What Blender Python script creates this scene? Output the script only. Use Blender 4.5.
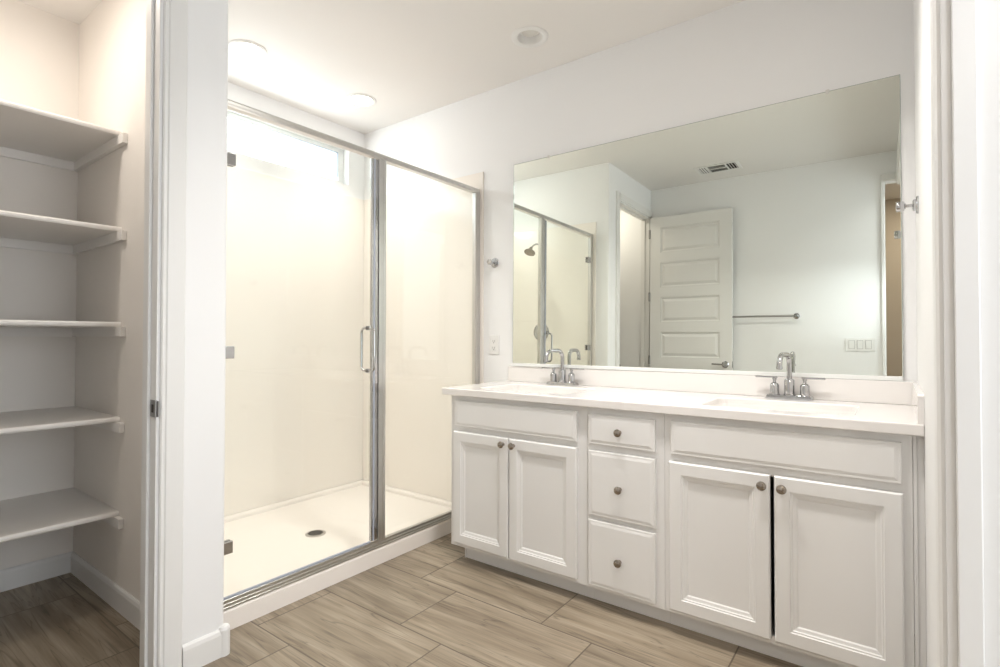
import bpy, bmesh, math, random
from mathutils import Vector, Matrix
PI = math.pi
scene = bpy.context.scene
for o in list(bpy.data.objects): bpy.data.objects.remove(o)
COL = scene.collection

# ------------------------------------------------------------ camera
cd = bpy.data.cameras.new('camera'); cam = bpy.data.objects.new('camera', cd); COL.objects.link(cam)
cd.sensor_width = 36; cd.lens = 528.8*36/1000; cd.shift_y = -0.0035; cd.clip_start = .01
R_ = ((0.80243725, 0.59673603, 0.00075627), (0.00802371, -0.01205678, 0.99989512), (0.59668256, -0.80234702, -0.01446285))
cam.matrix_world = Matrix(((R_[0][0], R_[1][0], R_[2][0], 0), (R_[0][1], R_[1][1], R_[2][1], 0), (R_[0][2], R_[1][2], R_[2][2], 1.16), (0, 0, 0, 1)))
scene.camera = cam
# ------------------------------------------------------------ world and exposure
w = bpy.data.worlds.new('sky'); scene.world = w; w.use_nodes = True
w.node_tree.nodes['Background'].inputs[0].default_value = (.86, .93, 1, 1)
w.node_tree.nodes['Background'].inputs[1].default_value = 3.0
vs = scene.view_settings
vs.view_transform = 'Standard'; vs.look = 'None'; vs.gamma = 1; vs.use_curve_mapping = False
vs.exposure = 0.8

CEIL = 2.737; D = 2.647; XL = -3.28; XC = -1.977; XR = .0745; YB = -.075

def area(name, loc, size, power, col, rot=(0, 0, 0), sy=None, spread=None):
    l = bpy.data.lights.new(name, 'AREA'); l.energy = power; l.color = col
    if sy: l.shape = 'RECTANGLE'; l.size = size; l.size_y = sy
    else: l.shape = 'DISK'; l.size = size
    if spread: l.spread = spread
    o = bpy.data.objects.new(name, l); COL.objects.link(o); o.location = loc; o.rotation_euler = rot
    return o
# daylight entering by the shower window and by an invented, unseen window in the passage
area('window_daylight', (-3.46, 1.80, 2.45), 1.45, 14, (.93, .97, 1), (0, -PI/2, 0), .34).rotation_euler = (0, -math.radians(90), 0)
area('added_side_daylight', (1.95, .55, 1.45), 1.5, 9, (.86, .93, 1), (0, math.radians(90), 0), .9)

area('passage_fill_light', (.75, .35, CEIL-.02), .3, 5, (.97, .97, 1))  # added fill without a fixture, lightens the jamb and door leaf at the right
# added spot without a fixture, aimed through the doorway to brighten the back wall
sl = bpy.data.lights.new('added_passage_spot', 'SPOT'); sl.energy = 30; sl.color = (.86, .94, 1); sl.spot_size = math.radians(34); sl.spot_blend = 1; sl.shadow_soft_size = .06
so = bpy.data.objects.new('added_passage_spot', sl); COL.objects.link(so); so.location = (.85, .80, 1.60)
so.rotation_euler = (Vector((-.17, -.075, 1.50))-Vector((.85, .80, 1.60))).to_track_quat('-Z', 'Y').to_euler()

# ------------------------------------------------------------ materials
def mat(name, col, rough=.6, metal=0, spec=.5, noise=0, nscale=8, bump=0, bscale=200, trans=0, coat=0, emit=0):
    m = bpy.data.materials.new(name); m.use_nodes = True; nt = m.node_tree; b = nt.nodes['Principled BSDF']
    b.inputs['Base Color'].default_value = (*col, 1); b.inputs['Roughness'].default_value = rough
    b.inputs['Metallic'].default_value = metal; b.inputs['Specular IOR Level'].default_value = spec
    b.inputs['Transmission Weight'].default_value = trans; b.inputs['Coat Weight'].default_value = coat
    if emit:
        b.inputs['Emission Color'].default_value = (*col, 1); b.inputs['Emission Strength'].default_value = emit
    tc = nt.nodes.new('ShaderNodeTexCoord')
    if noise:
        n = nt.nodes.new('ShaderNodeTexNoise'); n.inputs['Scale'].default_value = nscale; n.inputs['Detail'].default_value = 4
        nt.links.new(tc.outputs['Object'], n.inputs['Vector'])
        mx = nt.nodes.new('ShaderNodeMix'); mx.data_type = 'RGBA'
        mx.inputs['A'].default_value = tuple(c*(1-noise) for c in col)+(1,); mx.inputs['B'].default_value = tuple(min(1, c*(1+noise)) for c in col)+(1,)
        nt.links.new(n.outputs['Fac'], mx.inputs['Factor']); nt.links.new(mx.outputs['Result'], b.inputs['Base Color'])
    if bump:
        n2 = nt.nodes.new('ShaderNodeTexNoise'); n2.inputs['Scale'].default_value = bscale
        nt.links.new(tc.outputs['Object'], n2.inputs['Vector'])
        bp = nt.nodes.new('ShaderNodeBump'); bp.inputs['Strength'].default_value = bump; bp.inputs['Distance'].default_value = .001
        nt.links.new(n2.outputs['Fac'], bp.inputs['Height']); nt.links.new(bp.outputs['Normal'], b.inputs['Normal'])
    return m

M = {}
M['wall'] = mat('wall_paint', (.87, .865, .86), .55, noise=.01, nscale=3, bump=.15, bscale=120)
M['ceil'] = mat('ceiling_paint', (.85, .825, .795), .7, noise=.01, nscale=3, bump=.15, bscale=120)
M['closet'] = mat('closet_paint', (.86, .815, .76), .6, noise=.01, nscale=3, bump=.15, bscale=120)
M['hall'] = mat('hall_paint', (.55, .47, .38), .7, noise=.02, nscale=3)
M['trim'] = mat('trim_paint', (.80, .79, .77), .32, noise=.008, nscale=5)
M['cab'] = mat('cabinet_paint', (.82, .81, .795), .34, noise=.01, nscale=6)
M['cabin'] = mat('cabinet_inside', (.30, .27, .23), .8, noise=.05)
M['shelf'] = mat('shelf_paint', (.86, .83, .79), .42, noise=.01, nscale=6)
M['counter'] = mat('cultured_marble', (.86, .83, .805), .14, noise=.012, nscale=14, coat=.3)
M['surround'] = mat('surround_acrylic', (.93, .875, .812), .12, noise=.006, nscale=4, coat=.2)
M['pan'] = mat('pan_acrylic', (.88, .822, .765), .28, noise=.008, nscale=5)
M['chrome'] = mat('chrome', (.50, .50, .51), .08, 1, noise=.01, nscale=30)
M['alu'] = mat('bright_aluminium', (.64, .635, .62), .28, 1, noise=.02, nscale=30)
M['nickel'] = mat('brushed_nickel', (.36, .32, .28), .22, 1, noise=.04, nscale=60)
M['steel'] = mat('dark_steel', (.33, .32, .31), .35, 1, noise=.04, nscale=60)
M['plastic'] = mat('white_plastic', (.84, .83, .81), .3, noise=.006)
M['strainer'] = mat('strainer_metal', (.45, .42, .38), .45, .6, noise=.03)
M['slot'] = mat('dark_slot', (.05, .045, .04), .8, noise=.1)
M['vinyl'] = mat('window_vinyl', (.85, .86, .84), .35, noise=.006)
M['seal'] = mat('grey_seal', (.40, .43, .50), .4, noise=.03)
M['mirror'] = mat('mirror_silver', (.82, .85, .79), .0, 1, noise=.001)
M['edge'] = mat('mirror_edge', (.36, .40, .37), .25, noise=.02)
M['lampoff'] = mat('unlit_lens', (.72, .70, .66), .4, noise=.01)
M['lamphot'] = mat('bright_lens', (1, .95, .88), .4, emit=16, noise=.001)
M['lamp'] = mat('lit_lens', (1, .96, .90), .4, emit=9, noise=.001)

def glass_mat():
    # architectural glass: clear, light passes, fresnel reflection
    m = bpy.data.materials.new('clear_glass'); m.use_nodes = True; nt = m.node_tree; nt.nodes.clear()
    out = nt.nodes.new('ShaderNodeOutputMaterial'); t = nt.nodes.new('ShaderNodeBsdfTransparent'); t.inputs[0].default_value = (.965, .98, .97, 1)
    g = nt.nodes.new('ShaderNodeBsdfGlossy'); g.inputs['Roughness'].default_value = .0
    f = nt.nodes.new('ShaderNodeLayerWeight'); f.inputs['Blend'].default_value = .5
    pw = nt.nodes.new('ShaderNodeMath'); pw.operation = 'POWER'; pw.inputs[1].default_value = 5
    mth = nt.nodes.new('ShaderNodeMath'); mth.operation = 'MULTIPLY_ADD'; mth.inputs[1].default_value = .9; mth.inputs[2].default_value = .03
    mx = nt.nodes.new('ShaderNodeMixShader')
    nt.links.new(f.outputs['Facing'], pw.inputs[0]); nt.links.new(pw.outputs[0], mth.inputs[0]); nt.links.new(mth.outputs[0], mx.inputs[0]); nt.links.new(t.outputs[0], mx.inputs[1]); nt.links.new(g.outputs[0], mx.inputs[2]); nt.links.new(mx.outputs[0], out.inputs[0])
    return m
M['glass'] = glass_mat()

def floor_mat():
    m = bpy.data.materials.new('wood_look_tile'); m.use_nodes = True; nt = m.node_tree; b = nt.nodes['Principled BSDF']
    N = nt.nodes.new; L = nt.links.new
    def mth(op, a, b_=None, c=None):
        n = N('ShaderNodeMath'); n.operation = op
        for i, v in enumerate((a, b_, c)):
            if v is None: continue
            if isinstance(v, (int, float)): n.inputs[i].default_value = v
            else: L(v, n.inputs[i])
        return n.outputs[0]
    geo = N('ShaderNodeNewGeometry'); sp = N('ShaderNodeSeparateXYZ'); L(geo.outputs['Position'], sp.inputs[0])
    X, Y = sp.outputs[0], sp.outputs[1]
    H_, L_ = .346, .681
    ry = mth('DIVIDE', mth('SUBTRACT', Y, 1.487-H_*20), H_); row = mth('FLOOR', ry); fy = mth('SUBTRACT', ry, row)
    # row 20 starts at y=1.487 with a joint at x=-1.610; each next row shifts by a third
    sx = mth('ADD', mth('ADD', X, 1.610), mth('MULTIPLY', mth('SUBTRACT', row, 20), .2269))
    rx = mth('DIVIDE', mth('ADD', sx, L_*20), L_); colm = mth('FLOOR', rx); fx = mth('SUBTRACT', rx, colm)
    cid = N('ShaderNodeCombineXYZ'); L(row, cid.inputs[0]); L(colm, cid.inputs[1])
    wn = N('ShaderNodeTexWhiteNoise'); wn.noise_dimensions = '3D'; L(cid.outputs[0], wn.inputs['Vector'])
    wsep = N('ShaderNodeSeparateColor'); L(wn.outputs['Color'], wsep.inputs[0])
    g = .0028
    ex = mth('MULTIPLY', mth('MINIMUM', fx, mth('SUBTRACT', 1, fx)), L_); ey = mth('MULTIPLY', mth('MINIMUM', fy, mth('SUBTRACT', 1, fy)), H_)
    grout = mth('LESS_THAN', mth('MINIMUM', ex, ey), g)
    # veins running along X, each tile cut from another place
    def coord(sxx, syy, k):
        c = N('ShaderNodeCombineXYZ')
        L(mth('ADD', mth('MULTIPLY', X, sxx), mth('MULTIPLY', wsep.outputs[0], 37*k)), c.inputs[0])
        L(mth('ADD', mth('ADD', mth('MULTIPLY', Y, syy), mth('MULTIPLY', X, mth('MULTIPLY', mth('SUBTRACT', wsep.outputs[2], .5), 2.6))), mth('MULTIPLY', wsep.outputs[1], 53*k)), c.inputs[1])
        L(mth('MULTIPLY', wsep.outputs[2], 11), c.inputs[2]); return c.outputs[0]
    n1 = N('ShaderNodeTexNoise'); n1.inputs['Scale'].default_value = 1; n1.inputs['Detail'].default_value = 5; n1.inputs['Distortion'].default_value = .7; L(coord(1.7, 17, 1), n1.inputs['Vector'])
    n2 = N('ShaderNodeTexNoise'); n2.inputs['Scale'].default_value = 1; n2.inputs['Detail'].default_value = 4; n2.inputs['Distortion'].default_value = 1.2; L(coord(2.2, 70, 2), n2.inputs['Vector'])
    n3 = N('ShaderNodeTexNoise'); n3.inputs['Scale'].default_value = 1; n3.inputs['Detail'].default_value = 2; n3.inputs['Distortion'].default_value = .6; L(coord(1.3, 24, 3), n3.inputs['Vector'])
    cr = N('ShaderNodeValToRGB'); L(n1.outputs['Fac'], cr.inputs[0])
    e = cr.color_ramp.elements; e[0].position = .30; e[0].color = (.18, .138, .096, 1); e[1].position = .72; e[1].color = (.385, .32, .24, 1)
    x1 = cr.color_ramp.elements.new(.5); x1.color = (.285, .23, .165, 1)
    fine = N('ShaderNodeMapRange'); L(n2.outputs['Fac'], fine.inputs[0]); fine.inputs[1].default_value = .3; fine.inputs[2].default_value = .7; fine.inputs[3].default_value = .84; fine.inputs[4].default_value = 1.13
    # thin dark veins where noise crosses its middle value
    vv = mth('ABSOLUTE', mth('SUBTRACT', n3.outputs['Fac'], .5)); vein = N('ShaderNodeMapRange'); L(vv, vein.inputs[0]); vein.inputs[1].default_value = 0; vein.inputs[2].default_value = .016; vein.inputs[3].default_value = .62; vein.inputs[4].default_value = 1
    tile = mth('ADD', mth('MULTIPLY', wsep.outputs[1], .14), .93)
    fac = mth('MULTIPLY', mth('MULTIPLY', mth('MULTIPLY', fine.outputs[0], vein.outputs[0]), tile), .97)
    vm = N('ShaderNodeVectorMath'); vm.operation = 'SCALE'; L(cr.outputs[0], vm.inputs[0]); L(fac, vm.inputs['Scale'])
    mx = N('ShaderNodeMix'); mx.data_type = 'RGBA'; L(grout, mx.inputs['Factor']); L(vm.outputs[0], mx.inputs['A']); mx.inputs['B'].default_value = (.12, .092, .066, 1)
    L(mx.outputs['Result'], b.inputs['Base Color'])
    b.inputs['Roughness'].default_value = .42
    bp = N('ShaderNodeBump'); bp.inputs['Strength'].default_value = .5; bp.inputs['Distance'].default_value = .0015; bp.invert = True
    L(grout, bp.inputs['Height']); L(bp.outputs[0], b.inputs['Normal'])
    return m
M['floor'] = floor_mat()

# ------------------------------------------------------------ mesh builder
ORG = {}
class MB:
    def __init__(s): s.bm = bmesh.new()
    def box(s, x0, x1, y0, y1, z0, z1, bev=0, seg=2):
        r = bmesh.ops.create_cube(s.bm, size=1)
        bmesh.ops.scale(s.bm, vec=(abs(x1-x0), abs(y1-y0), abs(z1-z0)), verts=r['verts'])
        bmesh.ops.translate(s.bm, vec=((x0+x1)/2, (y0+y1)/2, (z0+z1)/2), verts=r['verts'])
        if bev:
            es = list({e for v in r['verts'] for e in v.link_edges})
            bmesh.ops.bevel(s.bm, geom=es, offset=bev, segments=seg, affect='EDGES', profile=.5)
        return s
    def prism(s, pts, axis, a, b):
        """closed 2D outline extruded along axis from a to b; pts are the other two coordinates in xyz order"""
        def P(p, t):
            if axis == 'x': return (t, p[0], p[1])
            if axis == 'y': return (p[0], t, p[1])
            return (p[0], p[1], t)
        A = [s.bm.verts.new(P(p, a)) for p in pts]; B = [s.bm.verts.new(P(p, b)) for p in pts]
        n = len(pts)
        fs = [s.bm.faces.new(A), s.bm.faces.new(B[::-1])]
        for i in range(n): fs.append(s.bm.faces.new((A[i], B[i], B[(i+1) % n], A[(i+1) % n])))
        return s
    def lathe(s, prof, loc, axis=(0, 0, 1), seg=32):
        """prof: (radius, height) list along axis"""
        q = Vector((0, 0, 1)).rotation_difference(Vector(axis).normalized()); loc = Vector(loc); rings = []
        for r, h in prof:
            if r < 1e-6: rings.append([s.bm.verts.new(loc+q @ Vector((0, 0, h)))])
            else: rings.append([s.bm.verts.new(loc+q @ Vector((r*math.cos(2*PI*k/seg), r*math.sin(2*PI*k/seg), h))) for k in range(seg)])
        for a, b in zip(rings, rings[1:]):
            for k in range(seg):
                l = (k+1) % seg
                if len(a) == 1 and len(b) == 1: continue
                if len(a) == 1: s.bm.faces.new((a[0], b[l], b[k]))
                elif len(b) == 1: s.bm.faces.new((a[k], a[l], b[0]))
                else: s.bm.faces.new((a[k], a[l], b[l], b[k]))
        return s
    def cyl(s, p0, p1, r, seg=24, bev=0):
        p0 = Vector(p0); p1 = Vector(p1); h = (p1-p0).length
        return s.lathe([(0, 0), (r-bev, 0), (r, bev), (r, h-bev), (r-bev, h), (0, h)] if bev else [(0, 0), (r, 0), (r, h), (0, h)], p0, p1-p0, seg)
    def tube(s, pts, r, seg=16):
        pts = [Vector(p) for p in pts]; rings = []; t0 = (pts[1]-pts[0]).normalized()
        nrm = t0.orthogonal().normalized()
        for i, p in enumerate(pts):
            t = (pts[min(i+1, len(pts)-1)]-pts[max(i-1, 0)]).normalized()
            nrm = (nrm-t*nrm.dot(t)).normalized(); bi = t.cross(nrm)
            rings.append([s.bm.verts.new(p+nrm*r*math.cos(2*PI*k/seg)+bi*r*math.sin(2*PI*k/seg)) for k in range(seg)])
        for a, b in zip(rings, rings[1:]):
            for k in range(seg): s.bm.faces.new((a[k], a[(k+1) % seg], b[(k+1) % seg], b[k]))
        s.bm.faces.new(rings[0][::-1]); s.bm.faces.new(rings[-1])
        return s
    def rings(s, x0, x1, z0, z1, yb, prof, sign=-1):
        """panel in the XZ plane: nested rectangles (inset, height) starting from the back plane yb, rising towards sign*Y"""
        prev = None
        for ins, d in [(0, 0)]+list(prof):
            y = yb+sign*d
            v = [s.bm.verts.new(c) for c in ((x0+ins, y, z0+ins), (x1-ins, y, z0+ins), (x1-ins, y, z1-ins), (x0+ins, y, z1-ins))]
            if prev:
                for i in range(4): s.bm.faces.new((prev[i], prev[(i+1) % 4], v[(i+1) % 4], v[i]))
            else: s.bm.faces.new(v[::-1])
            prev = v
        s.bm.faces.new(prev)
        return s
    def build(s, name, m, parent=None, smooth=False, label=None, hide=False):
        bmesh.ops.recalc_face_normals(s.bm, faces=s.bm.faces)
        me = bpy.data.meshes.new(name)
        off = Vector((0, 0, 0))
        if parent is not None: off = ORG[parent.name]
        bmesh.ops.translate(s.bm, vec=-off, verts=s.bm.verts)
        s.bm.to_mesh(me); s.bm.free()
        o = bpy.data.objects.new(name, me); COL.objects.link(o); me.materials.append(M[m])
        if parent is not None: o.parent = parent
        ORG[o.name] = off
        if smooth:
            me.polygons.foreach_set('use_smooth', [True]*len(me.polygons))
            try: me.set_sharp_from_angle(angle=math.radians(35))
            except Exception: pass
        if label: o['label'] = label
        return o

def thing(name, label, cat, loc, group=None):
    o = bpy.data.objects.new(name, None); COL.objects.link(o); o.location = loc; o.empty_display_size = .05
    o['label'] = label; o['category'] = cat
    if group: o['group'] = group
    ORG[o.name] = Vector(loc); return o
def tag(o, label, cat, group=None):
    o['label'] = label; o['category'] = cat
    if group: o['group'] = group
    return o
def struct(mb, name, m, label=None, cat=None):
    o = mb.build(name, m); o['kind'] = 'structure'
    if label: o['label'] = label; o['category'] = cat or name.split('_')[0]
    return o
def copy_tree(o, loc=None, parent=None):
    c = o.copy(); COL.objects.link(c); c.parent = parent
    if loc is not None: c.location = loc
    ORG[c.name] = ORG[o.name]
    for ch in list(o.children): copy_tree(ch, None, c)
    return c
def cut(obj, cutters):
    """subtract cutter meshes (MB) from obj and bake the result"""
    for mb in cutters:
        bmesh.ops.recalc_face_normals(mb.bm, faces=mb.bm.faces)
        me = bpy.data.meshes.new('cut'); mb.bm.to_mesh(me); mb.bm.free()
        c = bpy.data.objects.new('cut', me); COL.objects.link(c)
        md = obj.modifiers.new('b', 'BOOLEAN'); md.operation = 'DIFFERENCE'; md.object = c; md.solver = 'EXACT'
        bpy.context.view_layer.update()
        dg = bpy.context.evaluated_depsgraph_get()
        new = bpy.data.meshes.new_from_object(obj.evaluated_get(dg))
        obj.modifiers.clear(); old = obj.data; obj.data = new; bpy.data.meshes.remove(old)
        bpy.data.objects.remove(c)

# ------------------------------------------------------------ the setting
struct(MB().box(-3.40, 2.05, -1.9, 2.77, -.10, 0), 'floor', 'floor', 'wood-look rectangular tiles laid in a third offset', 'floor')
ceil = struct(MB().box(-3.40, 2.05, -1.9, 2.77, CEIL, CEIL+.12), 'ceiling', 'ceil', 'plain white ceiling', 'ceiling')
OFF_CAN = (-1.517, 2.30)
cut(ceil, [MB().cyl((OFF_CAN[0], OFF_CAN[1], CEIL-.05), (OFF_CAN[0], OFF_CAN[1], CEIL+.09), .068, 48)])
struct(MB().box(-3.40, .19, D, D+.12, 0, CEIL), 'wall_far', 'wall', 'white wall behind the vanity mirror', 'wall')
# outside wall with the shower window, also back of the closet
WY0, WY1, WZ0, WZ1 = 1.10, 2.50, 2.306, 2.585
m = MB()
m.box(-3.40, XL, .905, WY0, 0, CEIL); m.box(-3.40, XL, WY1, D, 0, CEIL)
m.box(-3.40, XL, WY0, WY1, 0, WZ0); m.box(-3.40, XL, WY0, WY1, WZ1, CEIL)
struct(m, 'wall_left', 'wall', 'outside wall of the shower with the high window', 'wall')
struct(MB().box(-3.40, XL, YB-.12, .905, 0, CEIL), 'wall_closet_back', 'closet', 'back wall of the linen closet', 'wall')
# divider between closet and shower with a rounded outer corner
r = .016; arc = [(XC-r+r*math.cos(a), .968-r+r*math.sin(a)) for a in [i*PI/16 for i in range(9)]]
m = MB().prism([(XL, .86), (XC, .86)]+arc+[(XL, .968)], 'z', 0, CEIL)
struct(m, 'wall_divider', 'wall', 'white wall end between closet and shower', 'wall')
struct(MB().box(XL, XC-.088, .856, .86, 0, CEIL), 'wall_closet_side', 'closet', 'closet side wall that carries the shelf ends', 'wall')
DH = 2.44
m = MB(); m.box(XC-.088, XC, .738, .86, 0, CEIL); m.box(XC-.088, XC, -.04, .738, DH, CEIL); m.box(XC-.088, XC, YB, -.04, 0, CEIL)
struct(m, 'wall_closet_front', 'wall', 'wall holding the closet doorway', 'wall')
m = MB(); m.box(XR, XR+.12, 1.245, D, 0, CEIL); m.box(XR, XR+.12, YB, 1.245, DH+.02, CEIL)
struct(m, 'wall_right', 'wall', 'white wall at the right end of the vanity', 'wall')
m = MB(); m.box(-3.40, -.014, YB-.12, YB, 0, CEIL); m.box(-.014, .80, YB-.12, YB, 2.50, CEIL); m.box(.80, 1.85, YB-.12, YB, 0, CEIL)
struct(m, 'wall_back', 'wall', 'wall behind the viewer with towel bar and switches', 'wall')
# neighbouring passage on the right
struct(MB().box(XR+.12, 1.85, 1.45, 1.57, 0, CEIL), 'wall_passage_far', 'wall')
m = MB(); m.box(1.85, 1.97, YB-.12, .1, 0, CEIL); m.box(1.85, 1.97, 1.0, 1.57, 0, CEIL); m.box(1.85, 1.97, .1, 1.0, 0, .70); m.box(1.85, 1.97, .1, 1.0, 2.2, CEIL)
struct(m, 'wall_passage_right', 'wall')
m = MB(); m.box(-1.0, -.9, -1.8, YB-.12, 0, CEIL); m.box(1.3, 1.4, -1.8, YB-.12, 0, CEIL); m.box(-1.0, 1.4, -1.9, -1.8, 0, CEIL)
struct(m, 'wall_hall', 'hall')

# shower window
m = MB(); fx0, fx1 = -3.395, -3.345
m.box(fx0, fx1, WY0, WY1, WZ1-.030, WZ1, .003); m.box(fx0, fx1, WY0, WY1, WZ0, WZ0+.034, .003)
m.box(fx0, fx1, WY0, WY0+.045, WZ0+.034, WZ1-.030, .003); m.box(fx0, fx1, WY1-.045, WY1, WZ0+.034, WZ1-.030, .003)
wf = m.build('window_1', 'vinyl'); wf['kind'] = 'structure'; wf['label'] = 'narrow high window above the shower wall'; wf['category'] = 'window'
MB().box(-3.374, -3.368, WY0+.04, WY1-.04, WZ0+.03, WZ1-.026).build('pane', 'glass', wf)
g = MB()
for a in ((WY0+.047, WY1-.047, WZ1-.0345, WZ1-.030),): g.box(-3.367, -3.346, *a)
g.box(-3.367, -3.346, WY1-.049, WY1-.045, WZ0+.06, WZ1-.03)
g.build('gasket', 'seal', wf, label='dark gasket line round the pane')

# baseboards
def bb_prof(t=.013, h=.098): return [(0, 0), (t, 0), (t, h-.018), (t*.75, h-.006), (t*.35, h), (0, h)]
def base_y(mb, x, y0, y1, sgn):   # runs along Y, face towards sgn*X
    return mb.prism([(x+sgn*p[0], p[1]) for p in bb_prof()], 'y', y0, y1)
def base_x(mb, y, x0, x1, sgn):
    return mb.prism([(y+sgn*p[0], p[1]) for p in bb_prof()], 'x', x0, x1)
struct(base_y(MB(), XL, YB, .856, 1), 'baseboard_closet_back', 'trim')
struct(base_x(MB(), .856, XL+.013, XC-.088, -1), 'baseboard_closet_side', 'trim')
m = MB(); base_y(m, XC, .8205, .961, 1); base_x(m, .968, -2.115, XC-.005, 1)
# rounded corner block
m.lathe([(0, 0), (.0225, 0), (.0225, .094), (.018, .104), (.010, .108), (0, .108)], (XC-.004, .964, 0), seg=24)
struct(m, 'baseboard_divider', 'trim')
m = MB(); base_x(m, YB, XC, -.04, 1); struct(m, 'baseboard_back', 'trim')

# closet doorway: jamb, stop and casing
CW = .074
def casing_prof(t=.015):   # (across, thickness): flat board, bead at inner edge and outer step
    return [(0, 0), (0, t*.55), (.004, t*.8), (.010, t*.62), (.014, t*.62), (.018, t*.9), (.050, t), (CW-.004, t), (CW, t*.7), (CW, 0)]
m = MB()
m.box(XC-.088, XC+.001, .734, .738, 0, DH); m.box(XC-.088, XC+.001, -.04, -.036, 0, DH); m.box(XC-.088, XC+.001, -.036, .734, DH-.004, DH)
m.box(XC-.088, XC-.045, .724, .734, 0, DH-.004, .002); m.box(XC-.088, XC-.045, -.036, -.026, 0, DH-.004, .002); m.box(XC-.088, XC-.045, -.026, .724, DH-.014, DH-.004, .002)
struct(m, 'trim_1', 'trim', 'white jamb and stop of the closet doorway', 'door frame')
m = MB()
m.prism([(XC+t, .744+a) for a, t in casing_prof()], 'z', 0, DH+.006+CW)
m.prism([(XC+t, DH+.006+a) for a, t in casing_prof()], 'y', YB+.002, .744)
m.box(XC, XC+.012, YB+.002, -.046, 0, DH+.006)
struct(m, 'trim_2', 'trim', 'white casing round the closet doorway', 'door casing')
# right doorway: casing, jamb, stop
m = MB()
m.prism([(XR-t*.8, 1.251+a) for a, t in casing_prof()], 'z', 0, DH+.026+CW)
m.prism([(XR-t*.8, DH+.026+a) for a, t in casing_prof()], 'y', YB+.002, 1.251)
struct(m, 'trim_3', 'trim', 'white casing edge at the far right', 'door casing')
m = MB()
m.box(XR-.001, XR+.121, 1.239, 1.245, 0, DH+.02); m.box(XR+.013, XR+.047, 1.229, 1.239, 0, DH+.014, .002); m.box(XR-.001, XR+.121, YB, 1.239, DH+.014, DH+.02)
struct(m, 'trim_4', 'trim', 'white jamb and stop of the doorway at the far right', 'door frame')
# back doorway trim
m = MB(); m.box(-.036, -.012, YB, YB+.015, 0, 2.497, .003); m.box(-.036, XR, YB, YB+.018, 2.497, 2.548, .003); m.box(-.014, -.008, YB-.12, YB+.002, 0, 2.497)
struct(m, 'trim_5', 'trim', 'white casing of the doorway in the back wall', 'door casing')

# ------------------------------------------------------------ doors
def panel_door(name, label, x0, x1, yf, sgn, h, hinge_x):
    """slab in XZ; face with raised panels towards sgn*Y at yf, thickness .035"""
    t = thing(name, label, 'door', (hinge_x, yf-sgn*.0175, 0)); t['kind'] = 'structure'
    m = MB(); n = 6; st = .105; z = h-.110; ph, rl = .252, .100
    yb = yf-sgn*.035
    edges = []
    for k in range(n): edges.append((z-ph, z)); z -= ph+rl
    # stiles and rails around recessed raised panels
    m.box(x0, x0+st, min(yf, yb), max(yf, yb), .012, h); m.box(x1-st, x1, min(yf, yb), max(yf, yb), .012, h)
    zt = h
    for a, b in edges:
        m.box(x0+st, x1-st, min(yf, yb), max(yf, yb), b, zt); zt = a
    m.box(x0+st, x1-st, min(yf, yb), max(yf, yb), .012, zt)
    prof = [(0, .010+.0175), (.004, .0285), (.012, .0255), (.018, .0245), (.020, .0245), (.045, .0330)]
    for a, b in edges:
        m.rings(x0+st, x1-st, a, b, yf-sgn*.035, prof, sgn)
    m.build('leaf', 'trim', t)
    return t
d1 = panel_door('door_1', 'white panelled closet door standing open against the back wall', -1.948, -1.168, .020, 1, 2.425, -1.95)
for z in (.26, .98, 1.62, 2.26):
    m = MB(); m.cyl((-1.953, .022, z-.045), (-1.953, .022, z+.045), .0075, 16, .002); m.box(-1.953, -1.948, -.012, .020, z-.045, z+.045); m.box(-1.965, -1.953, .018, .0215, z-.045, z+.045)
    m.build('hinge', 'steel', d1, True, label='metal hinge')
m = MB(); m.lathe([(0, 0), (.032, 0), (.032, .006), (.027, .011), (.012, .013), (.011, .045), (0, .045)], (-1.228, .020, .955), (0, 1, 0)); 
m.tube([(-1.228, .060, .955), (-1.245, .064, .955), (-1.30, .064, .956), (-1.338, .060, .957)], .0085); m.lathe([(0, 0), (.013, 0), (.013, .02), (0, .022)], (-1.228, .048, .955), (0, 1, 0))
m.build('handle', 'chrome', d1, True, label='chrome lever handle')
MB().box(-1.1685, -1.1665, -.010, .015, .925, .985, .0005).build('latch_plate', 'steel', d1, label='metal latch plate')
d2 = panel_door('door_2', 'white door leaf at the right edge of the frame', .1222, .90, 1.2385, -1, 2.44, .1222)

# strike plate on the closet jamb
m = MB(); m.box(-2.018, XC+.002, .7315, .7342, .893, .950, .001); m.cyl((XC+.002, .7328, .893), (XC+.002, .7328, .950), .003, 12); m.box(XC, XC+.016, .7342, .7370, .895, .948, .001)
sp = thing('strike_plate', 'small dark metal strike plate on the closet door jamb', 'strike plate', (-2.0, .725, .92))
m.build('plate', 'steel', sp)
MB().box(-2.006, -1.990, .7308, .7316, .908, .935, .0002).build('hole', 'slot', sp, label='dark latch hole')

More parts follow.
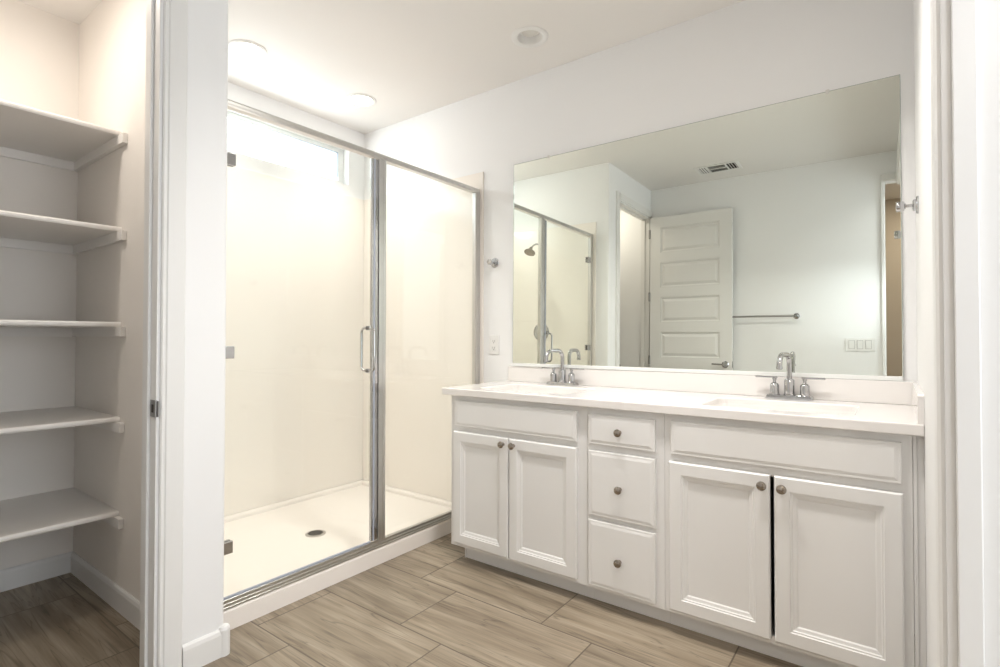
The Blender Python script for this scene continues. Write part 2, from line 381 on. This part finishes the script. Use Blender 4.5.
# ------------------------------------------------------------ closet shelves
shelf_names = ['topmost white closet shelf, above four others', 'second closet shelf from the top, seen from below', 'middle closet shelf, seen edge-on at eye height', 'fourth closet shelf from the top, its upper side in view', 'lowest white closet shelf, just above the dark tiles']
for zt, lab in zip((2.052, 1.636, 1.226, .817, .414), shelf_names):
    t = thing('closet_shelf', lab, 'shelf', (-2.97, .40, zt-.06), 'white shelves in the linen closet')
    xf = -2.672; th = .020
    prof = [(XL, zt-th), (xf-.004, zt-th), (xf, zt-th+.006), (xf, zt-.006), (xf-.004, zt), (XL, zt)]
    MB().prism(prof, 'y', YB+.002, .855).build('board', 'shelf', t)
    MB().box(XL+.018, -2.620, .836, .855, zt-th-.042, zt-th, .0015).build('side_cleat', 'shelf', t)
    MB().box(XL, XL+.018, YB+.002, .855, zt-th-.042, zt-th, .0015).build('back_cleat', 'shelf', t)
    MB().box(XL+.018, -2.620, YB+.001, YB+.019, zt-th-.042, zt-th, .0015).build('side_cleat', 'shelf', t)
# closet ceiling lamp (outside the frame)
def flush_lamp(x, y, label, rr=.15, power=30, col=(1, .93, .84), group=None, spread=None):
    t = thing('ceiling_lamp', label, 'lamp', (x, y, CEIL), group)
    MB().lathe([(0, 0), (rr+.012, 0), (rr+.012, -.014), (rr, -.018), (rr-.004, -.018), (rr-.004, -.004), (0, -.004)], (x, y, CEIL-.0005), seg=48).build('base_ring', 'plastic', t, True)
    MB().lathe([(rr-.005, -.017), (rr*.8, -.030), (rr*.45, -.040), (0, -.044)], (x, y, CEIL), seg=48).build('diffuser', 'lamp', t, True)
    a = area('lamp_light', (x, y, CEIL-.05), rr*2, power, col, spread=spread)
    return t
flush_lamp(-2.55, .33, 'round closet ceiling lamp above the top shelf', .11, 3.2, (1, .91, .82))
for lx, where in ((-.50, 'nearest the side wall'), (-1.05, 'nearest the closet')):  # lamps added out of view to brighten the vanity and room
    flush_lamp(lx, 1.60, 'added out-of-view ceiling fill lamp '+where+' in front of the vanity', .09, 6.2, (1, .965, .93), None, math.radians(128))
area('hall_fill_light', (.5, -1.1, CEIL-.02), .3, 9, (1, .90, .78))  # light added without a fixture to lift the dim hall
# recessed lamps over the shower
for y, lab in ((1.48, 'lit recessed ceiling light over the shower, nearer the closet wall'), (2.25, 'lit recessed ceiling light over the shower, nearer the vanity wall')):
    x = -2.82; t = thing('recessed_light', lab, 'ceiling light', (x, y, CEIL), 'recessed round ceiling lights')
    MB().lathe([(.070, 0), (.096, 0), (.096, -.003), (.090, -.006), (.074, -.006), (.070, -.003), (.070, 0)], (x, y, CEIL-.0003), seg=48).build('trim_ring', 'plastic', t, True)
    MB().lathe([(.070, -.003), (.064, -.012), (.045, -.020), (0, -.025)], (x, y, CEIL), seg=48).build('lens', 'lamphot', t, True)
    area('recessed_lamp_light', (x, y, CEIL-.028), .13, 2.8, (1, .95, .905), spread=math.radians(108))
x, y = OFF_CAN; t = thing('recessed_light', 'unlit recessed ceiling light in front of the shower, near the mirror', 'ceiling light', (x, y, CEIL), 'recessed round ceiling lights')
MB().lathe([(.066, 0), (.097, 0), (.097, -.003), (.091, -.006), (.072, -.006), (.066, -.002), (.066, 0)], (x, y, CEIL-.0003), seg=48).build('trim_ring', 'plastic', t, True)
MB().lathe([(.0665, -.001), (.060, .016), (.054, .030), (.0, .031)], (x, y, CEIL), seg=48).build('baffle', 'plastic', t, True)
MB().lathe([(.045, .030), (.040, .024), (.02, .019), (0, .018)], (x, y, CEIL), seg=32).build('lens', 'lampoff', t, True)

# ceiling vent
vx0, vx1, vy0, vy1 = -1.415, -1.040, .17, .40
t = thing('ceiling_vent', 'white metal ceiling air vent seen in the mirror', 'vent', ((vx0+vx1)/2, (vy0+vy1)/2, CEIL))
z = CEIL-.0004
m = MB(); f = .028
m.box(vx0, vx1, vy0, vy0+f, z-.007, z, .002); m.box(vx0, vx1, vy1-f, vy1, z-.007, z, .002); m.box(vx0, vx0+f, vy0+f, vy1-f, z-.007, z, .002); m.box(vx1-f, vx1, vy0+f, vy1-f, z-.007, z, .002)
ax, bx = vx0+.11, vx1-.11
m.box(ax-.005, ax+.005, vy0+f, vy1-f, z-.007, z); m.box(bx-.005, bx+.005, vy0+f, vy1-f, z-.007, z); m.box(ax+.005, bx-.005, (vy0+vy1)/2-.004, (vy0+vy1)/2+.004, z-.007, z)
m.build('frame', 'plastic', t)
MB().box(vx0+.02, vx1-.02, vy0+.02, vy1-.02, z-.0008, z).build('duct', 'slot', t, label='dark duct behind the louvres')
def slat(p0, p1, tilt):   # louvre blade, thin and tilted
    m = MB(); a = Vector(p0); b = Vector(p1); d = (b-a).normalized(); s = Vector((0, 0, 1)).cross(d)
    wd = s*.0045*tilt; hh = Vector((0, 0, .0032)); th = s*.0009
    vs_ = [m.bm.verts.new(q) for q in (a-wd+hh-th, a-wd+hh+th, a+wd-hh+th, a+wd-hh-th, b-wd+hh-th, b-wd+hh+th, b+wd-hh+th, b+wd-hh-th)]
    for q in ((0, 1, 2, 3), (7, 6, 5, 4), (0, 4, 5, 1), (1, 5, 6, 2), (2, 6, 7, 3), (3, 7, 4, 0)): m.bm.faces.new([vs_[i] for i in q])
    m.build('slat', 'plastic', t)
zz = z-.0042
for k in range(4):
    xx = vx0+f+.008+k*(ax-.005-vx0-f-.012)/3.2
    slat((xx, vy0+f, zz), (xx, vy1-f, zz), .8)
    xx = vx1-f-.008-k*(vx1-f-bx-.005-.004)/3.2
    slat((xx, vy0+f, zz), (xx, vy1-f, zz), -1)
for k in range(5):
    yy = vy0+f+.008+k*.015; slat((ax+.005, yy, zz), (bx-.005, yy, zz), 1.6)
    yy = vy1-f-.008-k*.015; slat((ax+.005, yy, zz), (bx-.005, yy, zz), 1)

# ------------------------------------------------------------ shower
GX = -2.138; ST = 2.222
tag(MB().box(XL, XL+.009, .977, D-.009, .072, ST, .002).build('shower_surround', 'surround'), 'long glossy cream acrylic wall panel under the shower window', 'shower wall panel')
tag(MB().box(XL, -2.097, D-.009, D, .072, ST, .002).build('shower_surround', 'surround'), 'glossy cream acrylic end panel behind the fixed glass pane, next to the vanity wall', 'shower wall panel')
tag(MB().box(XL, -2.097, .968, .977, .072, ST, .002).build('shower_surround', 'surround'), 'glossy cream acrylic end panel carrying the shower head, seen only in the mirror', 'shower wall panel')
t = thing('shower_pan', 'low cream acrylic shower base with a raised curb', 'shower base', (-2.7, 1.8, 0))
px0, px1, py0, py1 = XL+.009, -2.118, .977, D-.009
m = MB(); m.box(px0, px1-.07, py0, py1, 0, .045)
rim = [(0, .04), (.040, .04), (.036, .060), (.030, .068), (.014, .072), (0, .072)]
m.prism([(px0+a, b) for a, b in rim], 'y', py0, py1); m.prism([(py1-a, b) for a, b in rim], 'x', px0, px1-.03); m.prism([(py0+a, b) for a, b in rim], 'x', px0, px1-.03)
m.prism([(px1-.10, 0), (px1, 0), (px1, .074), (px1-.004, .082), (px1-.012, .086), (px1-.066, .086), (px1-.074, .080), (px1-.085, .045), (px1-.10, .044)], 'y', py0, py1)
m.build('base', 'pan', t)
dr = thing('shower_drain', 'round slotted metal drain in the shower base', 'drain', (-2.644, 1.800, .045))
MB().lathe([(0, 0), (.056, 0), (.056, .002), (.052, .004), (.0, .0045)], (-2.644, 1.800, .045), seg=40).build('strainer', 'strainer', dr, True)
for k in range(-3, 4):
    w_ = math.sqrt(max(.04**2-(k*.0115)**2, 0)); c_ = Vector((-2.644, 1.80, 0)); u_ = Vector((.94, .34, 0)); v_ = Vector((-.34, .94, 0))
    m = MB(); p = [c_+u_*(k*.0115+sx*.0042)+v_*(sy*w_) for sx, sy in ((-1, -1), (1, -1), (1, 1), (-1, 1))]
    m.prism([(q.x, q.y) for q in p], 'z', .0485, .0503); m.build('slot', 'slot', dr, label='dark slot')

t = thing('shower_enclosure', 'chrome framed clear glass shower front with a swing door', 'shower enclosure', (GX, 1.8, .086))
y0, y1 = .978, D-.010
m = MB().prism([(GX-.017, 2.084), (GX+.017, 2.084), (GX+.017, 2.092), (GX+.014, 2.096), (GX+.014, 2.108), (GX+.010, 2.114), (GX-.010, 2.114), (GX-.017, 2.106)], 'y', y0, y1); m.build('header_rail', 'alu', t)
m = MB().prism([(GX-.020, .086), (GX+.019, .086), (GX+.019, .092), (GX+.014, .094), (GX+.014, .104), (GX+.009, .106), (GX+.009, .118), (GX+.004, .120), (GX-.012, .120), (GX-.020, .098)], 'y', y0, y1); m.build('bottom_track', 'alu', t)
m = MB(); m.box(GX-.014, GX+.014, y1-.040, y1, .12, 2.084, .002); m.box(GX-.006, GX+.018, y1-.012, y1, .12, 2.084, .001); m.build('wall_jamb', 'alu', t)
m = MB(); m.box(GX-.014, GX+.014, y0, y0+.040, .12, 2.084, .002); m.build('wall_jamb', 'alu', t)
m = MB(); m.box(GX-.014, GX+.014, 1.812, 1.858, .12, 2.084, .002); m.box(GX-.005, GX+.017, 1.838, 1.856, .12, 2.084, .001); m.build('post', 'alu', t)
MB().box(GX-.003, GX+.003, 1.856, y1-.038, .12, 2.086).build('fixed_pane', 'glass', t)
dp = MB().box(GX-.0035, GX+.0035, y0+.046, 1.775, .128, 2.074).build('door_pane', 'glass', t)
m = MB(); m.box(GX-.009, GX+.009, 1.771, 1.809, .128, 2.078, .002); m.build('door_edge_strip', 'chrome', dp, label='chrome edge profile of the door')
MB().box(GX+.0092, GX+.0098, 1.780, 1.790, .128, 2.078).build('seal', 'seal', dp, label='grey magnetic seal')
MB().box(GX-.004, GX+.004, y0+.046, 1.771, .1205, .128).build('sweep', 'seal', dp, label='thin sweep under the door')
for z in (1.875, 1.10, .325):
    m = MB(); m.box(GX+.004, GX+.017, y0+.040, y0+.090, z-.024, z+.024, .002); m.box(GX-.016, GX-.004, y0+.040, y0+.090, z-.024, z+.024, .002); m.build('hinge', 'chrome', dp, label='square chrome hinge clamp')
for sg, lb in ((1, 'outer chrome pull'), (-1, 'inner chrome pull')):
    x_ = GX+sg*.0035; zb, zt_ = .992, 1.208; pts = []; yy = 1.752
    for k in range(7): a = k*PI/12; pts.append((x_+sg*(.022+.024*math.sin(a)), yy, zb+.024*(1-math.cos(a))))
    for k in range(7): a = PI/2-k*PI/12; pts.append((x_+sg*(.022+.024*math.sin(a)), yy, zt_-.024*(1-math.cos(a))))
    pts = [(x_, yy, zb)]+pts+[(x_, yy, zt_)]
    m = MB().tube(pts, .0065)
    for z in (zb, zt_): m.lathe([(0, 0), (.011, 0), (.011, .004), (0, .004)], (x_, yy, z), (sg, 0, 0), 20)
    m.build('handle', 'chrome', dp, True, label=lb)
# shower head and valve on the near side wall (seen in the mirror)
yw = .977
t = thing('showerhead', 'round tilted chrome shower head on a bent arm', 'shower head', (-2.655, yw, 2.06))
MB().lathe([(0, 0), (.030, 0), (.028, .006), (.012, .012), (0, .012)], (-2.655, yw, 2.06), (0, 1, 0)).build('flange', 'chrome', t, True)
MB().tube([(-2.655, yw+.005, 2.06), (-2.655, yw+.06, 2.066), (-2.655, yw+.11, 2.062), (-2.655, yw+.16, 2.040), (-2.655, yw+.195, 2.010)], .0085).build('arm', 'chrome', t, True)
MB().lathe([(0, -.01), (.014, -.01), (.016, .008), (.022, .022), (.048, .036), (.053, .044), (.052, .050), (0, .052)], (-2.655, yw+.197, 2.008), (0, .45, -.89)).build('head', 'nickel', t, True)
t = thing('shower_valve', 'round chrome shower valve plate with a lever', 'shower valve', (-2.655, yw, 1.24))
MB().lathe([(0, 0), (.084, 0), (.084, .004), (.078, .008), (.034, .012), (.030, .03), (0, .032)], (-2.655, yw, 1.24), (0, 1, 0), 48).build('escutcheon', 'chrome', t, True)
m = MB().lathe([(0, .028), (.022, .028), (.020, .060), (0, .062)], (-2.655, yw, 1.24), (0, 1, 0)); m.tube([(-2.655, yw+.048, 1.24), (-2.62, yw+.052, 1.245), (-2.575, yw+.054, 1.25)], .008); m.build('lever', 'chrome', t, True)

# ------------------------------------------------------------ vanity cabinets
YF = 2.090   # face frame plane; doors stand proud of it by .020
DOOR = [(0, .015), (.004, .0195), (.006, .020), (.048, .020), (.050, .0165), (.055, .0160), (.058, .0130), (.068, .0105), (.072, .0070), (.075, .0068)]
DRAW = [(0, .0155), (.003, .0175), (.010, .0175), (.012, .0182), (.020, .0200)]
def knob(x, z, parent, label=None):
    x *= .988; z = 1.16+(z-1.16)*.988
    MB().lathe([(0, 0), (.009, 0), (.007, .004), (.0055, .010), (.0065, .014), (.0145, .018), (.0165, .022), (.0155, .026), (.010, .0295), (0, .031)], (x, YF-.020, z), (0, -1, 0), 24).build('knob', 'nickel', parent, True, label='round brushed nickel knob')
def cabinet(label, x0, x1, holes, left_end=False, filler=None):
    t = thing('vanity_cabinet', label, 'cabinet', ((x0+x1)/2, 2.36, 0), 'white vanity cabinets')
    m = MB(); z0, z1 = .078, .860
    xs0 = x0+(.0 if left_end else .0005)
    m.box(xs0, x0+.016, YF+.018, D-.012, z0, z1); m.box(x1-.016, x1-.0005, YF+.018, D-.012, z0, z1); m.box(x0+.016, x1-.016, YF+.018, D-.012, z0, z0+.016); m.box(x0+.016, x1-.016, D-.024, D-.012, z0, z1)
    m.build('body', 'cab', t)
    f = MB().box(xs0, x1-.0005, YF, YF+.018, z0, z1, .0012).build('face_frame', 'cab', t)
    cut(f, [MB().box(a, b, YF-.1, YF+.1, c, d) for (a, b, c, d) in holes])
    m = MB(); kx0 = x0+.050 if left_end else x0+.0005
    m.box(kx0, x1-.0005, 2.150, 2.162, 0, z0)
    if left_end: m.box(kx0, kx0+.012, 2.162, D-.012, 0, z0); m.box(kx0-.004, kx0+.004, 2.146, 2.150, 0, z0)
    m.build('toe_kick', 'cab', t, label='recessed toe board')
    return t
def front(kind, t, x0, x1, z0, z1, kx=None, kz=None, label=None):
    p = MB().rings(x0, x1, z0, z1, YF, DOOR if kind == 'door' else DRAW).build(kind, 'cab', t)
    if kx is not None: knob(kx, kz, p)
    return p
c1 = cabinet('left white vanity cabinet beside the shower, two doors under a drawer panel', -1.872, -1.076, [(-1.80, -1.14, .13, .655)], True)
front('drawer_front', c1, -1.834, -1.123, .702, .835)
front('door', c1, -1.843, -1.4935, .098, .675, -1.539, .638); front('door', c1, -1.4875, -1.123, .098, .675, -1.476, .638)
c2 = cabinet('narrow middle vanity cabinet with a stack of three drawers', -1.076, -.735, [(-1.04, -.79, .73, .80), (-1.04, -.79, .42, .65), (-1.04, -.79, .12, .35)])
front('drawer', c2, -1.064, -.770, .702, .830, -.930, .760); front('drawer', c2, -1.064, -.769, .397, .674, -.929, .521); front('drawer', c2, -1.066, -.770, .096, .377, -.931, .217)
c3 = cabinet('right white vanity cabinet next to the side wall, two doors with a dark gap', -.735, .0455, [(-.66, -.03, .106, .667)])
front('drawer_front', c3, -.706, .0185, .703, .833)
front('door', c3, -.714, -.3545, .096, .675, -.382, .632); front('door', c3, -.3410, .0205, .096, .675, -.318, .630)
m = MB(); m.box(.0460, .056, YF+.001, YF+.012, .078, .860, .001); m.box(.0562, XR-.0002, YF+.006, YF+.016, .078, .860, .001); m.box(.0460, XR-.0002, 2.150, 2.160, 0, .078)
m.build('filler_strip', 'cab', c3, label='narrow filler strip against the wall')

# countertop with two basins
ZT = .896
ct = thing('countertop', 'long off-white vanity countertop with two integral rectangular sinks', 'countertop', (-.92, 2.35, .860))
def rrect(cx, cy, hx, hy, r, n=6):
    pts = []
    for qx, qy, a0 in ((1, 1, 0), (-1, 1, PI/2), (-1, -1, PI), (1, -1, 3*PI/2)):
        for k in range(n+1):
            a = a0+k*PI/2/n; pts.append((cx+qx*(hx-r)+r*math.cos(a), cy+qy*(hy-r)+r*math.sin(a)))
    return pts
def loft(mb, levels, cap0=True, cap1=True):
    prev = None
    for pts, z in levels:
        v = [mb.bm.verts.new((p[0], p[1], z)) for p in pts]
        if prev is None:
            if cap0: mb.bm.faces.new(v)
        else:
            n = len(v)
            for i in range(n): mb.bm.faces.new((prev[i], prev[(i+1) % n], v[(i+1) % n], v[i]))
        prev = v
    if cap1: mb.bm.faces.new(prev)
    return mb
SINKS = ((-1.487, 2.325), (-.367, 2.325))
ox = oy = oz = 0
m = MB().box(-1.915, XR-.0005, 2.058, D-.0005, .860, ZT, .004)
top = m.build('slab', 'counter', ct)
cuts = []
for cx, cy in SINKS:
    cuts.append(loft(MB(), [(rrect(cx-ox, cy-oy, .262, .172, .035), ZT-oz+.01), (rrect(cx-ox, cy-oy, .262, .172, .035), ZT-oz+.0), (rrect(cx-ox, cy-oy, .255, .165, .035), ZT-oz-.005), (rrect(cx-ox, cy-oy, .250, .160, .035), ZT-oz-.06)]))
cut(top, cuts)
for cx, cy in SINKS:
    n = 6
    lv = [(rrect(cx, cy, .2520, .1620, .035), .872), (rrect(cx, cy, .248, .158, .04), .840), (rrect(cx, cy, .235, .145, .05), .800), (rrect(cx, cy, .20, .115, .06), .784), (rrect(cx, cy, .05, .04, .03), .778)]
    out = [(rrect(cx, cy, .060, .05, .03), .768), (rrect(cx, cy, .21, .125, .06), .774), (rrect(cx, cy, .247, .157, .05), .796), (rrect(cx, cy, .262, .172, .04), .840), (rrect(cx, cy, .262, .172, .035), .872)]
    m = MB(); loft(m, lv+out[::1], False, False) if False else loft(m, lv, False, True); loft(m, out, True, False)
    b = m.build('basin', 'counter', ct, True)
    MB().lathe([(0, 0), (.024, 0), (.024, .003), (.018, .004), (.016, .002), (0, .002)], (cx, cy, .7782), seg=24).build('drain', 'chrome', b, True, label='chrome sink drain')
MB().box(-1.892, XR-.0005, D-.020, D-.0005, ZT, .988, .003).build('backsplash', 'counter', ct)
m = MB().prism([(2.064, ZT), (D-.021, ZT), (D-.021, .988), (2.070, .988), (2.064, .982)], 'x', .058, XR-.0005); m.build('side_splash', 'counter', ct)

# faucets
fx, fy = -.367, 2.585
def faucet(fx, fy, label):
    t = thing('sink_faucet', label, 'faucet', (fx, fy, ZT), 'chrome two-handle sink faucets')
    loft(MB(), [(rrect(fx, fy, .091, .027, .006), ZT), (rrect(fx, fy, .091, .027, .006), ZT+.006), (rrect(fx, fy, .085, .024, .006), ZT+.016), (rrect(fx, fy, .083, .022, .006), ZT+.017)]).build('base_plate', 'chrome', t)
    for s in (-1, 1):
        hx = fx+s*.058
        h = MB().lathe([(0, .014), (.021, .014), (.021, .018), (.0185, .021), (.0185, .058), (.014, .066), (.0065, .070), (.0065, .082), (0, .082)], (hx, fy, ZT), seg=28).build('handle', 'chrome', t, True)
        MB().box(min(hx-s*.012, hx+s*.076), max(hx-s*.012, hx+s*.076), fy-.0065, fy+.0065, ZT+.0885, ZT+.0965, .002).build('lever', 'chrome', h)
        MB().lathe([(0, 0), (.0085, 0), (.0085, .009), (0, .010)], (hx, fy, ZT+.081), seg=16).build('hub', 'chrome', h, True)
    MB().lathe([(0, .014), (.0235, .014), (.0235, .020), (.0205, .024), (.0205, .080), (.0165, .087), (.010, .089), (0, .089)], (fx, fy, ZT), seg=28).build('spout_body', 'chrome', t, True)
    pts = []; dx = -.0155/.148; L_ = .148; zt = ZT+.193; rr = .042
    pts += [(fx, fy, ZT+.084), (fx, fy, ZT+.12), (fx, fy, zt-rr)]
    for k in range(1, 9): a = k*PI/16; q = rr*(1-math.cos(a)); pts.append((fx+dx*q, fy-q, zt-rr+rr*math.sin(a)))
    e = L_-.045
    pts.append((fx+dx*e*.7, fy-e*.7, zt))
    for k in range(0, 9): a = k*PI/16; q = e+.045*math.sin(a)*1.0; pts.append((fx+dx*q, fy-q, zt-.045*(1-math.cos(a))))
    pts.append((fx+dx*L_, fy-L_, ZT+.140))
    s = MB().tube(pts, .0105, 18).build('spout', 'chrome', t, True)
    MB().lathe([(0, 0), (.012, 0), (.012, -.010), (.009, -.012), (0, -.012)], (fx+dx*L_, fy-L_, ZT+.146), seg=20).build('aerator', 'chrome', s, True)
    return t
f1 = faucet(-.362, 2.585, 'chrome faucet behind the right-hand sink, nearer the side wall')
f2 = copy_tree(f1, (-1.487, 2.585, ZT)); f2['label'] = 'chrome faucet behind the left-hand sink, nearer the shower'

# ------------------------------------------------------------ mirror
MX, MZ, W2, H2 = -.9114, 1.6102, .9407, .6044
mt = thing('wall_mirror', 'wide frameless mirror above the countertop backsplash', 'mirror', (MX, D-.010, MZ))
m = MB().box(MX-W2-.0016, MX+W2+.0016, D-.0132, D-.0100, MZ-H2, MZ+H2+.0022)
m.build('backing', 'edge', mt, label='dark mirror edge')
m = MB(); m.rings(MX-W2, MX+W2, MZ-H2, MZ+H2, D-.0133, [(0, .0002), (.0015, .0008)])
m.build('glass', 'mirror', mt)
for cx in (-1.605, -.218):
    MB().box(cx-.007, cx+.007, D-.018, D-.006, MZ+H2-.009, MZ+H2+.009, .002).build('clip', 'lampoff', mt, label='small clear clip')
MB().box(MX-W2, MX+W2, D-.0165, D-.010, MZ-H2-.0165, MZ-H2+.0015, .001).build('channel', 'vinyl', mt, label='thin light channel under the mirror')
mt.rotation_euler = (-.0085, 0, .0069)

# ------------------------------------------------------------ small fittings
def robe_hook(label, px, py, pz, axis):
    t = thing('robe_hook', label, 'robe hook', (px, py, pz), 'chrome robe hooks'); a = Vector(axis); P = Vector((px, py, pz))
    MB().lathe([(0, 0), (.031, 0), (.031, .004), (.028, .007), (.020, .008), (.020, .014), (.014, .017), (0, .017)], P, a, 32).build('base', 'chrome', t, True)
    m = MB().cyl(P+a*.012, P+a*.052, .0055, 16)
    m.lathe([(0, .036), (.010, .036), (.010, .038), (.0155, .040), (.018, .044), (.018, .060), (.016, .063), (0, .064)], P, a, 28)
    m.build('post', 'chrome', t, True)
    s = Vector((1, 0, 0)) if abs(a.y) > .5 else Vector((0, 1, 0))
    return t
robe_hook('chrome robe hook on the side wall at the right end of the mirror', XR, 2.341, 1.624, (-1, 0, 0))
robe_hook('chrome robe hook on the wall between shower and mirror', -2.008, D, 1.630, (0, -1, 0))
# outlet
ox, oz = -2.012, 1.115
t = thing('wall_outlet', 'white duplex outlet between shower and mirror', 'outlet', (ox, D, oz))
MB().box(ox-.038, ox+.038, D-.006, D, oz-.060, oz+.060, .002).build('cover_plate', 'plastic', t)
for s in (-1, 1):
    r_ = MB().box(ox-.017, ox+.017, D-.0075, D-.0055, oz+s*.021-.016, oz+s*.021+.016, .003).build('receptacle', 'plastic', t)
    m = MB(); m.box(ox-.008, ox-.006, D-.0082, D-.0074, oz+s*.021-.002, oz+s*.021+.008); m.box(ox+.006, ox+.008, D-.0082, D-.0074, oz+s*.021-.002, oz+s*.021+.008); m.cyl((ox, D-.0074, oz+s*.021-.008), (ox, D-.0082, oz+s*.021-.008), .0028, 12)
    m.build('slots', 'slot', r_, label='dark plug slots')
# switches on the back wall
sx, sz = -.186, 1.150
t = thing('light_switch', 'white triple rocker switch plate seen in the mirror', 'light switch', (sx, YB, sz))
MB().box(sx-.104, sx+.104, YB, YB+.006, sz-.054, sz+.054, .002).build('cover_plate', 'plastic', t)
for k in (-1, 0, 1):
    x_ = sx+k*.058; MB().box(x_-.021, x_+.021, YB+.0055, YB+.0062, sz-.036, sz+.036).build('surround', 'steel', t, label='grey gap round the rocker')
    MB().prism([(YB+.0060, sz-.034), (YB+.0085, sz-.034), (YB+.0115, sz+.034), (YB+.0060, sz+.034)], 'x', x_-.019, x_+.019).build('rocker', 'plastic', t)
# towel bar
t = thing('towel_bar', 'straight chrome towel bar on the back wall seen in the mirror', 'towel bar', (-.95, YB, 1.40))
for x_ in (-1.26, -.650):
    MB().lathe([(0, 0), (.026, 0), (.026, .005), (.020, .008), (.011, .012), (.011, .066), (.014, .070), (.014, .084), (0, .085)], (x_, YB, 1.40), (0, 1, 0), 28).build('bracket', 'chrome', t, True)
MB().cyl((-1.26, YB+.072, 1.40), (-.650, YB+.072, 1.40), .0085, 20).build('bar', 'steel', t, True)
